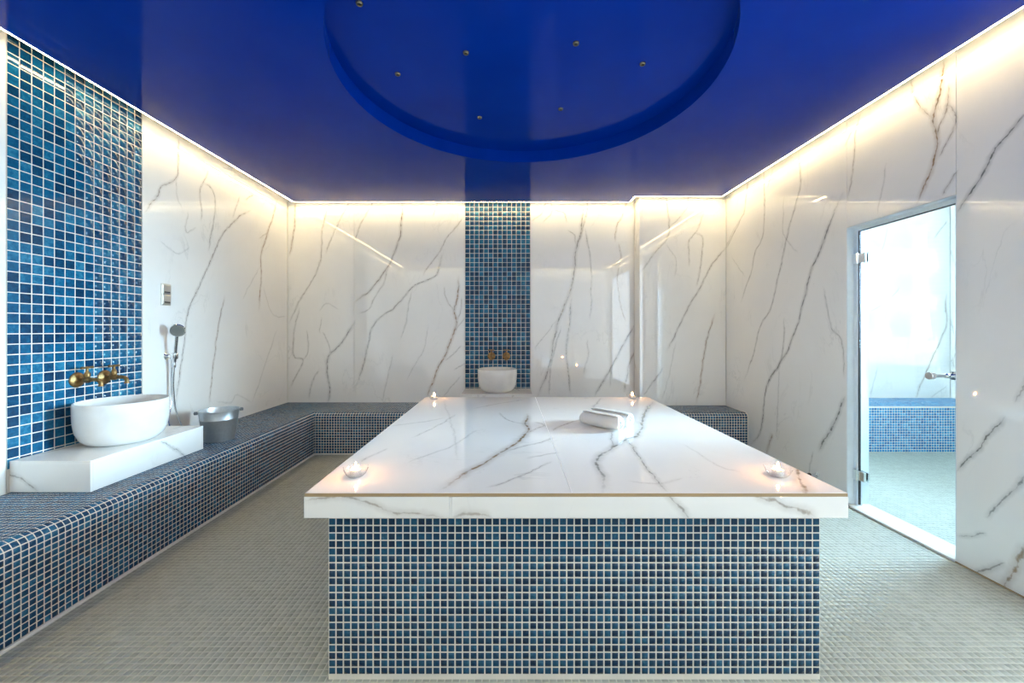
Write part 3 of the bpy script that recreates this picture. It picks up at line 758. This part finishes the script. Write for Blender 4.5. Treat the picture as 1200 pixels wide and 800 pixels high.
def bench_body(at, L, t0, t1, place, Wd):
    ss = [0.0]+[L-.40-.05+.0, ]
    prof = [at(s)[:2] for s in np.concatenate([[0, Wd-.06], np.linspace(Wd-.05, Wd+.05, 17), [L]])]
    prof = [(0, 0)]+[(o, z) for o, z in prof]
    bm = bmesh.new()
    A = [bm.verts.new(place(o, z, 1, 0, t0)[0]) for o, z in prof]; B = [bm.verts.new(place(o, z, 1, 0, t1)[0]) for o, z in prof]
    k = len(prof)
    for i in range(k): bm.faces.new((A[i], A[(i+1) % k], B[(i+1) % k], B[i]))
    bm.faces.new(A); bm.faces.new(B)
    return from_bm(bm)
BWl, BWb, BR = -1.886-XL, YB-3.85, .045
pl_l = lambda o, z, to, tz, t: ((XL+o, t, z), (to, 0, tz), (0, 1, 0), (-tz, 0, to))
pl_b = lambda o, z, to, tz, t: ((t, YB-o, z), (0, -to, tz), (1, 0, 0), (0, tz, to))
bench = thing('mosaic_bench', 'long built-in L-shaped bench clad in small blue mosaic tiles along left and back walls', 'bench', (0, 0, 0), 0, 'mosaic benches')
at, L = bench_profile(BWl, BH, BR)
obj('bench_body', bench_body(at, L, YF+.001, YB-.001, pl_l, BWl), M['grout'], bench)
inpl = lambda o, t: (o < .385) & (t > 1.985) & (t < 2.67)
T = bench_tiles(at, L, YF, YB, pl_l, lambda o, t: t < 3.85+(BWl-o)+.004 and not inpl(o, t))
obj('mosaic_tiles', tiles_mesh(*T, tilt=.006), M['tile_bench_lit'], bench, kind='stuff')
at, L = bench_profile(BWb, BH, BR)
obj('bench_body', bench_body(at, L, XL+.001, XSTEP, pl_b, BWb), M['grout'], bench)
at2 = lambda s: at(s)
obj('bench_body', boxes_me([(XSTEP, XR-.001, 3.895, YB2-.001, 0, BH)]), M['grout'], bench)
_bm = bmesh.new()
pr = [at(s)[:2] for s in np.concatenate([np.linspace(BWb-.046, BWb+.05, 17), [L]])]+[(BWb-.046, 0)]
A = [_bm.verts.new((XSTEP, YB-o, z)) for o, z in pr]; B = [_bm.verts.new((XR-.001, YB-o, z)) for o, z in pr]
for i in range(len(pr)): _bm.faces.new((A[i], A[(i+1) % len(pr)], B[(i+1) % len(pr)], B[i]))
_bm.faces.new(A); _bm.faces.new(B)
obj('bench_body', from_bm(_bm), M['grout'], bench)
T = bench_tiles(at, L, -2.467+.006, XR-.002, pl_b, lambda o, t: t > -1.886-(BWb-o)-.004 and not (t > XSTEP-.012 and o < .19) and not (o < .385 and STRIP_B[0]+.015 < t < STRIP_B[1]-.015))
obj('mosaic_tiles', tiles_mesh(*T, tilt=.006), M['tile_bench_lit'], bench, kind='stuff')
# bench in the adjoining room
ab = thing('mosaic_bench', 'blue mosaic bench against the far wall beyond the glass door', 'bench', (0, 0, 0), 0, 'mosaic benches')
AH, AYF = .453, 3.92
obj('bench_body', box_me(XR+WT+.001, AX-.001, AYF, YB-.001, 0, AH), M['grout'], ab)
T = flat_tiles(Plane('y', AYF, -1), np.arange(XR+WT+PIT/2, AX, PIT), np.arange(PIT/2+.004, AH-.008, PIT), HT, HT)
T2 = flat_tiles(Plane('z', AH, 1), np.arange(XR+WT+PIT/2, AX, PIT), np.arange(AYF+PIT/2+.002, YB-.01, PIT), HT, HT)
obj('mosaic_tiles', tiles_mesh(*[np.concatenate(q) for q in zip(T, T2)], tilt=.006), M['tile_annex_lit'], ab, kind='stuff')

# ================================================================== MASSAGE TABLE
tb = thing('massage_table', 'large massage table with veined marble top on a blue mosaic base', 'table', (.22, 2.26, 0))
ox, oy = .22, 2.26
BX0, BX1, BY0, BY1 = -.622, 1.067, 1.37, 3.15
TX0, TX1, TY0, TY1 = -.676, 1.115, 1.31, 3.20
AZ = .583
def loc(o): o.location = o.location - Vector((ox, oy, 0)); return o
loc(obj('base', box_me(BX0, BX1, BY0, BY1, 0, AZ+.02), M['grout'], tb))
zs = .5555+PIT*.5-PIT*np.arange(0, 24); zs = zs[zs > -.002]
PF = Plane('y', BY0, -1)
cols = BX0+(BX1-BX0)/66*(np.arange(66)+.5)
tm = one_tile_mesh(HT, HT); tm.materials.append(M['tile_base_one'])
front = [(u, v) for v in zs[1:] for u in cols if v > HT+.001]
for u, v in front[:300]: loc(place_tile(tm, PF.co(u, v), PF, tb))
r = np.array(front[300:]+[(u, zs[0]) for u in cols]); n = len(r)
R = lambda v: np.tile(np.array(v), (n, 1))
parts = [(np.array(PF.co(0, 0))+r[:, :1]*np.array(PF.U)+r[:, 1:]*np.array(PF.V), R(PF.U), R(PF.V), R(PF.N), np.full(n, HT), np.full(n, HT))]
bot = flat_tiles(PF, cols, np.array([max(.006, (zs[-1]-PIT/2)/2+.002)]), HT, .0058) if zs[-1] > HT+.006 else None
if bot: parts.append(bot)
ycols = np.arange(BY0+PIT/2, BY1, PIT); zz = zs[zs > HT+.001]
parts.append(flat_tiles(Plane('y', BY1, 1), cols, zz, HT, HT))
parts.append(flat_tiles(Plane('x', BX0, -1), ycols, zz, HT, HT)); parts.append(flat_tiles(Plane('x', BX1, 1), ycols, zz, HT, HT))
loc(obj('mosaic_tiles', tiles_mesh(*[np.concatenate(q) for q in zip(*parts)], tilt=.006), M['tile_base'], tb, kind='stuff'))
SEAM = .207
for u0, u1 in ((TX0+.003, SEAM-.0016), (SEAM+.0016, TX1-.003)):
    loc(slab(PLT, u0, u1, TY0+.003, TY1-.003, VT, .012, tb, 'top_slab', gap=.0002, cell=.02))
loc(obj('seam', box_me(SEAM-.0016, SEAM+.0016, TY0+.004, TY1-.004, TZ-.012, TZ+.0002), M['joint'], tb))
loc(obj('slab_core', box_me(TX0+.013, TX1-.013, TY0+.013, TY1-.013, AZ+.001, TZ-.0125), M['bed'], tb))
loc(obj('edge_joint', boxes_me([(TX0+.0015, TX1-.0015, TY0+.0015, TY0+.012, TZ-.0120, TZ-.0015), (TX0+.0015, TX0+.0115, TY0+.012, TY1-.0015, TZ-.0120, TZ-.0015), (TX1-.0115, TX1-.0015, TY0+.012, TY1-.0015, TZ-.0120, TZ-.0015)]), M['edge'], tb, label='thin tan joint along the edge of the top'))
for u0, u1 in ((TX0, -.197), (-.1905, TX1)):
    loc(slab(PLA, u0, u1, AZ, TZ-.012, VA, .012, tb, 'apron_slab', gap=.0003, cell=.015))
loc(obj('apron_joint', box_me(-.197, -.1905, TY0+.001, TY0+.012, AZ+.001, TZ-.014), M['caulk'], tb))
loc(slab(Plane('y', TY1, 1), TX0, TX1, AZ, TZ-.012, random_veins(TX0, TX1, AZ-.2, TZ, 4, None), .012, tb, 'apron_slab', gap=.0003))
loc(slab(Plane('x', TX0, -1), TY0+.012, TY1-.012, AZ, TZ-.012, random_veins(TY0, TY1, AZ-.3, TZ, 5, None), .012, tb, 'apron_slab', gap=.0003))
loc(slab(Plane('x', TX1, 1), TY0+.012, TY1-.012, AZ, TZ-.012, random_veins(TY0, TY1, AZ-.3, TZ, 5, None), .012, tb, 'apron_slab', gap=.0003))

# ================================================================== PLINTHS AND BASINS
def plinth_left():
    p = thing('basin_plinth', 'low white marble plinth on the left bench under the large washbasin', 'plinth', (-2.267, 2.328, BH), 0, 'basin plinths')
    lx, ly = -2.267, 2.328
    def L(o): o.location = Vector((-lx, -ly, -BH)); return o
    z1 = BH+PL_H
    L(obj('core', box_me(XL+.001, -2.079, 1.978, 2.678, BH+.0017, z1-.0125), M['bed'], p))
    L(slab(Plane('z', z1, 1), XL+.0005, -2.067, 1.966, 2.690, random_veins(XL, -2.0, 1.9, 2.7, 3, None), .012, p, 'top_slab', gap=.0002))
    L(slab(PPF, XL+.0005, -2.067, BH+.0017, z1-.012, VP, .0115, p, 'end_slab', gap=.0002, cell=.012))
    L(slab(Plane('y', 2.690, 1), XL+.0005, -2.067, BH+.0017, z1-.012, None, .0115, p, 'end_slab', gap=.0002))
    L(slab(PPS, 1.978, 2.678, BH+.0017, z1-.012, VP2, .0115, p, 'front_slab', gap=.0002, cell=.012))
    return p
plinth_left()
def plinth_back():
    lx, ly = -.1305, 4.23
    p = thing('basin_plinth', 'low white marble plinth on the back bench under the small washbasin', 'plinth', (lx, ly, BH), 0, 'basin plinths')
    def L(o): o.location = Vector((-lx, -ly, -BH)); return o
    z1 = BH+PL_H; x0, x1, y0 = STRIP_B[0]+.001, STRIP_B[1]-.001, 4.03
    L(obj('core', box_me(x0+.012, x1-.012, y0+.012, YB-.001, BH+.0017, z1-.0125), M['bed'], p))
    L(slab(Plane('z', z1, 1), x0, x1, y0, YB-.0005, random_veins(x0, x1, y0, YB, 3, None), .012, p, 'top_slab', gap=.0002))
    L(slab(Plane('y', y0, -1), x0, x1, BH+.0017, z1-.012, random_veins(x0, x1, BH, z1, 3, None), .0115, p, 'front_slab', gap=.0002))
    for xx, sg in ((x0, -1), (x1, 1)):
        L(slab(Plane('x', xx, sg), y0+.012, YB-.0005, BH+.0017, z1-.012, None, .0115, p, 'end_slab', gap=.0002))
plinth_back()
def make_basin(label, locn):
    b = thing('washbasin', label, 'basin', locn, 0, 'round washbasins')
    prof = [(0, .0), (.134, .0), (.146, .003), (.166, .016), (.186, .040), (.200, .078), (.2065, .125), (.209, .175), (.209, .232), (.2055, .238), (.2015, .239),
            (.1985, .236), (.1985, .225), (.198, .175), (.195, .128), (.187, .088), (.166, .055), (.130, .034), (.070, .026), (.026, .024), (.024, .018), (0, .018)]
    obj('bowl', lathe_me(prof, 96), M['ceramic'], b)
    obj('drain', lathe_me([(0, .0185), (.022, .0185), (.022, .026), (.020, .028), (0, .029)], 32), M['chrome'], b)
    return b
b1 = make_basin('large-looking round white washbasin on the plinth of the left bench', (-2.262, 2.335, BH+PL_H+.0002))
b2 = copy_thing(b1, (-.128, 4.225, BH+PL_H+.0002), 0, 'round white washbasin against the blue strip of the back wall')

# ================================================================== TAPS
def make_tap(label, locn, rz):
    t = thing('wall_tap', label, 'tap', locn, rz, 'brass wall taps')
    X = lambda pr, x=0, z=0, d=(1, 0, 0): lathe_me(pr, 28, align(d, (x, 0, z)))
    obj('flange', X([(0, .0005), (.042, .0005), (.043, .003), (.040, .007), (.030, .010), (.018, .013), (.013, .018), (0, .018)]), M['brass'], t)
    bm = bmesh.new()
    add_lathe(bm, [(0, .012), (.010, .012), (.010, .040), (.015, .046), (.018, .060), (.015, .074), (.011, .080), (0, .080)], 20, align((1, 0, 0)))
    obj('body', from_bm(bm, True), M['brass'], t)
    sp = catmull([(.072, 0, 0), (.105, 0, .001), (.128, 0, -.004), (.138, 0, -.018), (.139, 0, -.036)], 6)
    rr = [.0105]*(len(sp)-3)+[.0115, .0135, .0135]
    obj('spout', tube_me(sp, rr, 18), M['brass'], t)
    obj('bonnet', lathe_me([(0, .010), (.011, .010), (.0145, .022), (.0145, .032), (.010, .044), (.006, .050), (.006, .066), (0, .066)], 20, Matrix.Translation((.060, 0, 0))), M['brass'], t)
    bm = bmesh.new()
    add_tube(bm, [(.060, y, .070) for y in (-.034, -.032, -.026, -.012, 0, .012, .026, .032, .034)], [.003, .0065, .0072, .0055, .0075, .0055, .0072, .0065, .003], 14)
    obj('handle', from_bm(bm, True), M['brass'], t)
    return t
t1 = make_tap('nearer aged brass wall tap over the left basin, left of its twin', (XL, 2.272, .918), 0)
copy_thing(t1, (XL, 2.426, .915), 0, 'aged brass wall tap over the left basin, the one further from camera nearest the shower')
copy_thing(t1, (-.200, YB, .915), -PI/2, 'aged brass wall tap on back blue strip, left of the two')
copy_thing(t1, (-.034, YB, .915), -PI/2, 'aged brass wall tap on back blue strip, right of the two')

# ================================================================== SHOWER AND CONTROL
sp_ = thing('control_plate', 'small rectangular nickel shower control plate on marble above hand shower', 'control', (XL, 2.855, 1.456))
obj('plate', box_me(.0005, .011, -.038, .038, -.077, .077, bev=.002), M['steel'], sp_)
for z in (.006, -.066):
    k = obj('button', box_me(.0105, .016, -.033, .033, z, z+.062, bev=.002), M['steel'], sp_)
    obj('slot', box_me(.0155, .0168, -.024, .024, z+.006, z+.016), M['rubber'], k, label='dark slot')
hs = thing('hand_shower', 'chrome hand shower in its wall bracket between blue strip and bucket', 'shower', (XL, 2.866, 1.015))
bm = bmesh.new()
add_lathe(bm, [(0, .0005), (.026, .0005), (.027, .004), (.024, .010), (0, .012)], 28, align((1, 0, 0)))
add_tube(bm, [(.008, 0, 0), (.05, 0, 0)], .011, 18)
add_lathe(bm, [(.0145, -.018), (.0205, -.018), (.0215, 0), (.0205, .02), (.0145, .02), (.0145, -.018)], 24, align((.10, -.06, 1), (.062, -.002, 0)))
obj('bracket', from_bm(bm, True), M['chrome'], hs)
hp = catmull([(.055, .002, -.045), (.062, -.002, .0), (.075, -.010, .08), (.092, -.020, .165)], 6)
obj('handle', tube_me(hp, [.009]+[.0115]*4+[.0125]*(len(hp)-5), 18), M['chrome'], hs)
hd = obj('shower_head', lathe_me([(0, -.030), (.018, -.028), (.036, -.018), (.046, -.006), (.047, .004), (.043, .009), (0, .009)], 40, align((.56, -.78, -.27), (.104, -.030, .185))), M['chrome'], hs)
obj('spray_face', lathe_me([(0, .0092), (.040, .0092), (.040, .012), (0, .0125)], 36, align((.56, -.78, -.27), (.104, -.030, .185))), M['spray'], hd, label='matt grey spray face')
nut = [(0, 0), (.0085, 0), (.0115, .006), (.0115, .02), (.009, .038), (0, .038)]
obj('hose_nut', lathe_me(nut, 20, align((.1, 0.0, 1), (.050, .004, -.083))), M['chrome'], hs)
hose = catmull([(.030, .004, -.008), (.030, .006, -.06), (.026, .012, -.20), (.030, .0, -.36), (.055, -.045, -.47), (.105, -.05, -.54), (.15, .0, -.595), (.13, .05, -.60), (.085, .045, -.54), (.052, .02, -.40), (.044, .006, -.22), (.049, .004, -.085)], 8)
obj('hose', tube_me(hose, .0062, 12), M['chrome'], hs)

# ================================================================== BUCKET
bk = thing('metal_bucket', 'galvanised metal bucket standing on the left bench beyond the basin', 'bucket', (-2.13, 2.925, BH+.0017), math.radians(38))
obj('body', lathe_me([(0, .006), (.090, .006), (.094, .0), (.097, .0), (.0985, .006), (.1165, .150), (.1185, .153), (.1185, .157), (.1175, .160), (.1235, .210), (.1265, .212), (.1275, .216), (.1255, .220), (.1225, .219), (.1215, .212), (.096, .010), (0, .010)], 64), M['zinc'], bk)
for sgn in (-1, 1):
    bm = bmesh.new(); add_box(bm, sgn*.135-.012, sgn*.135+.012, -.017, .017, .196, .217, bev=.004)
    e = obj('ear', from_bm(bm), M['dark_zinc'], bk)
    obj('rivet', lathe_me([(0, 0), (.006, 0), (.005, .003), (0, .004)], 12, align((sgn, 0, 0), (sgn*.147, 0, .206))), M['steel'], e)
hb = [(.138*math.cos(t), .138*math.sin(t), .214-.018*math.sin(t)) for t in np.linspace(0, PI, 25)]
obj('bail', tube_me(hb, .0035, 10), M['dark_zinc'], bk, label='dark wire bail folded down behind the rim')

# ================================================================== TOWELS
def make_towel(label, locn, rz, length=.235, r=.044, turns=3.3, seed=0):
    rr = random.Random(seed)
    t = thing('rolled_towel', label, 'towel', locn, rz, 'rolled towels on the massage table')
    bm = bmesh.new(); nseg = 130; th = r/(turns+.9); nl = 15
    rings = []
    for j in range(nl):
        x = -length/2+length*j/(nl-1); ed = abs(2*j/(nl-1)-1)
        row_o, row_i = [], []
        for i in range(nseg+1):
            a = 2*PI*turns*i/nseg; rad = .006+(r-.006)*i/nseg
            wob = 1+.02*math.sin(a*1.0+seed)+.012*math.sin(3*a+j*.7+seed)
            end = 1-.10*max(0, ed-.80)/.2
            dx = (ed > .99)*math.copysign(1, x)*(.004*math.sin(a*.8+seed)+.003*math.sin(2.1*a))
            ro = rad*wob*end; ri = max(.002, (rad-th*.60))*wob*end
            flat = lambda q: (q*math.cos(a), max(q*math.sin(a)*1.0, -r*.90))
            yo, zo = flat(ro); yi, zi = flat(ri)
            row_o.append(bm.verts.new((x+dx, yo*1.04, zo+r*.90))); row_i.append(bm.verts.new((x+dx*.6, yi*1.04, zi+r*.90)))
        rings.append((row_o, row_i))
    for (o1, i1), (o2, i2) in zip(rings[:-1], rings[1:]):
        for i in range(nseg):
            bm.faces.new((o1[i], o1[i+1], o2[i+1], o2[i])); bm.faces.new((i1[i+1], i1[i], i2[i], i2[i+1]))
        bm.faces.new((o1[-1], i1[-1], i2[-1], o2[-1])); bm.faces.new((i1[0], o1[0], o2[0], i2[0]))
    for (o, i_), fl in ((rings[0], 0), (rings[-1], 1)):
        for i in range(nseg):
            q = (o[i], i_[i], i_[i+1], o[i+1]); bm.faces.new(q if fl else q[::-1])
    me = from_bm(bm, True)
    obj('towel_roll', me, M['towel'], t)
    return t
ax = math.radians(-46)
make_towel('white rolled towel on the marble table, the front one of the pair', (.505, 2.195, TZ+.0004), ax, seed=1)
make_towel('white rolled towel on the marble table, the rear one tucked behind its twin', (.575, 2.265, TZ+.0004), ax, .24, .045, seed=4)

# ================================================================== CANDLES
def make_candle(label, locn):
    c = thing('tealight_candle', label, 'candle', locn, 0, 'tealights on the massage table')
    bm = bmesh.new()                                           # scalloped clear glass saucer around the cup
    n = 48
    prof = [(.0, .0), (.020, .0), (.027, .002), (.034, .010), (.040, .022), (.043, .030), (.0445, .0305), (.0435, .0285), (.036, .012), (.030, .0055), (.0, .004)]
    add_lathe(bm, prof, n)
    for v in bm.verts:
        if v.co.z > .008:
            a = math.atan2(v.co.y, v.co.x); k = (v.co.z-.008)/.022
            q = 1+.07*k*math.cos(8*a); v.co.x *= q; v.co.y *= q; v.co.z += .004*k*math.cos(8*a)
    obj('glass_holder', from_bm(bm, True), M['holder'], c)
    cup = obj('candle_cup', lathe_me([(0, .0045), (.0185, .0045), (.0192, .006), (.0192, .0262), (.0198, .0268), (.0190, .0272), (.0186, .0262), (.0186, .0222), (0, .0222)], 32), M['cup'], c)
    obj('wax', lathe_me([(0, .0224), (.0184, .0224), (.0182, .0238), (.008, .0230), (0, .0230)], 28), M['wax'], c)
    obj('wick', tube_me([(0, 0, .0225), (.0003, 0, .0285)], .0006, 6), M['rubber'], c)
    obj('flame', lathe_me([(0, .0265), (.0022, .028), (.0042, .032), (.0046, .036), (.0034, .042), (.0015, .048), (0, .052)], 16), M['flame'], c)
    return c
c1 = make_candle('lit tealight in clear glass holder on the front left table corner', (-.563, 1.461, TZ+.0003))
for p, l in (((.984, 1.461), 'lit tealight in clear glass holder on the front right table corner'),
             ((-.583, 3.09), 'lit tealight in clear glass holder on the back left table corner'),
             ((.965, 3.13), 'lit tealight in clear glass holder on the back right table corner')):
    copy_thing(c1, (*p, TZ+.0003), 0, l)

# ================================================================== SMALL FITTINGS
ZR = ZC+RD
noz = [((421, 3), 'small metal ceiling nozzle in the round recess, leftmost and nearest the camera'), ((466, 86), 'small metal ceiling nozzle in the round recess, at its left side'),
       ((546, 61), 'small metal ceiling nozzle in the round recess, inner left one near the middle'), ((675, 50), 'small metal ceiling nozzle in the round recess, inner right one near the middle'),
       ((753, 74), 'small metal ceiling nozzle in the round recess, rightmost one'), ((562, 137), 'small metal ceiling nozzle at the far edge of the recess, left of two'),
       ((657, 127), 'small metal ceiling nozzle at the far edge of the recess, right of two')]
first = None
for (px, py), lab in noz:
    Y = (ZR-CAMZ)*FPX/(VY-py); X = (px-VX)/FPX*Y
    if first is None:
        first = thing('ceiling_nozzle', lab, 'nozzle', (X, Y, ZR), 0, 'nozzles in the ceiling recess')
        obj('collar', lathe_me([(.009, -.0003), (.016, -.0003), (.0165, -.003), (.0145, -.009), (.0115, -.011), (.009, -.009), (.009, -.0003)], 24), M['nozzle'], first)
        obj('aperture', lathe_me([(0, -.002), (.0085, -.002), (.0085, -.004), (0, -.005)], 20), M['rubber'], first)
    else: copy_thing(first, (X, Y, ZR), 0, lab)
ds = thing('door_stop', 'small chrome door stop low on right wall just behind the table corner', 'door stop', (XR, 2.99, .117))
obj('stem', lathe_me([(0, .0005), (.016, .0005), (.016, .004), (.010, .008), (.010, .050), (.013, .054), (0, .054)], 24, align((-1, 0, 0))), M['chrome'], ds)
obj('buffer', lathe_me([(0, .0542), (.013, .0542), (.014, .060), (.012, .068), (0, .070)], 24, align((-1, 0, 0))), M['rubber'], ds)

# ================================================================== OUTDOORS (mirrored in the adjoining room's marble)
struct('ground', box_me(AX+.2, 45, -40, 25, -.25, -.05), M['paving'])
bd = thing('balcony_building', 'white building with balconies, mirrored in the marble beyond the glass door', 'building', (24, -17, -.05))
obj('facade', box_me(-9, 12, -3, 0, 0, 12), M['render'], bd)
for z in (2.9, 5.0, 8.0): obj('balcony_slab', box_me(-9, 12, 0, 1.6, z, z+.25), M['render'], bd)
for z in (5.25, 8.25): obj('parapet', box_me(-9, 12, 1.45, 1.6, z, z+.85), M['render'], bd)
for x in (-7, -3, 1.2, 5.5, 9): obj('column', box_me(x, x+.3, 1.2, 1.5, 0, 11), M['render'], bd)
for i in range(9):
    for z in (.5, 3.4, 6.0): obj('window', box_me(-8.5+2.3*i, -7.1+2.3*i, .001, .03, z, z+2.0), M['dark_glass'], bd)
def make_lounger(label, locn):
    t = thing('sun_lounger', label, 'sun lounger', locn, 0, 'sun loungers on the terrace')
    obj('mattress', box_me(-.95, .35, -.32, .32, .30, .40, bev=.03), M['lounger'], t)
    bm = bmesh.new(); add_box(bm, 0, .75, -.32, .32, 0, .10, bev=.03)
    bm.transform(Matrix.Translation((.33, 0, .31)) @ Matrix.Rotation(-math.radians(42), 4, 'Y')); obj('backrest', from_bm(bm), M['lounger'], t)
    for x in (-.85, .3):
        for y in (-.28, .28): obj('leg', box_me(x-.025, x+.025, y-.025, y+.025, 0, .30), M['alu'], t)
    return t
l1 = make_lounger('white sun lounger outdoors, first of three mirrored in the marble beyond the door', (17.6, -9.9, -.05))
copy_thing(l1, (19.6, -9.9, -.05), 0, 'white sun lounger outdoors, middle one of three mirrored beyond the door')
copy_thing(l1, (21.6, -9.9, -.05), 0, 'white sun lounger outdoors beside the closed parasol, mirrored beyond the door')
ps = thing('closed_parasol', 'tall closed white parasol outdoors, mirrored in the marble beyond the door', 'parasol', (21.3, -11.6, -.05))
obj('pole', lathe_me([(0, 0), (.25, 0), (.25, .08), (.03, .09), (.03, 3.1), (0, 3.1)], 16), M['alu'], ps)
obj('canopy', lathe_me([(.05, .95), (.24, 1.0), (.27, 1.3), (.19, 2.0), (.13, 2.7), (.04, 3.05), (0, 3.1)], 18), M['lounger'], ps)
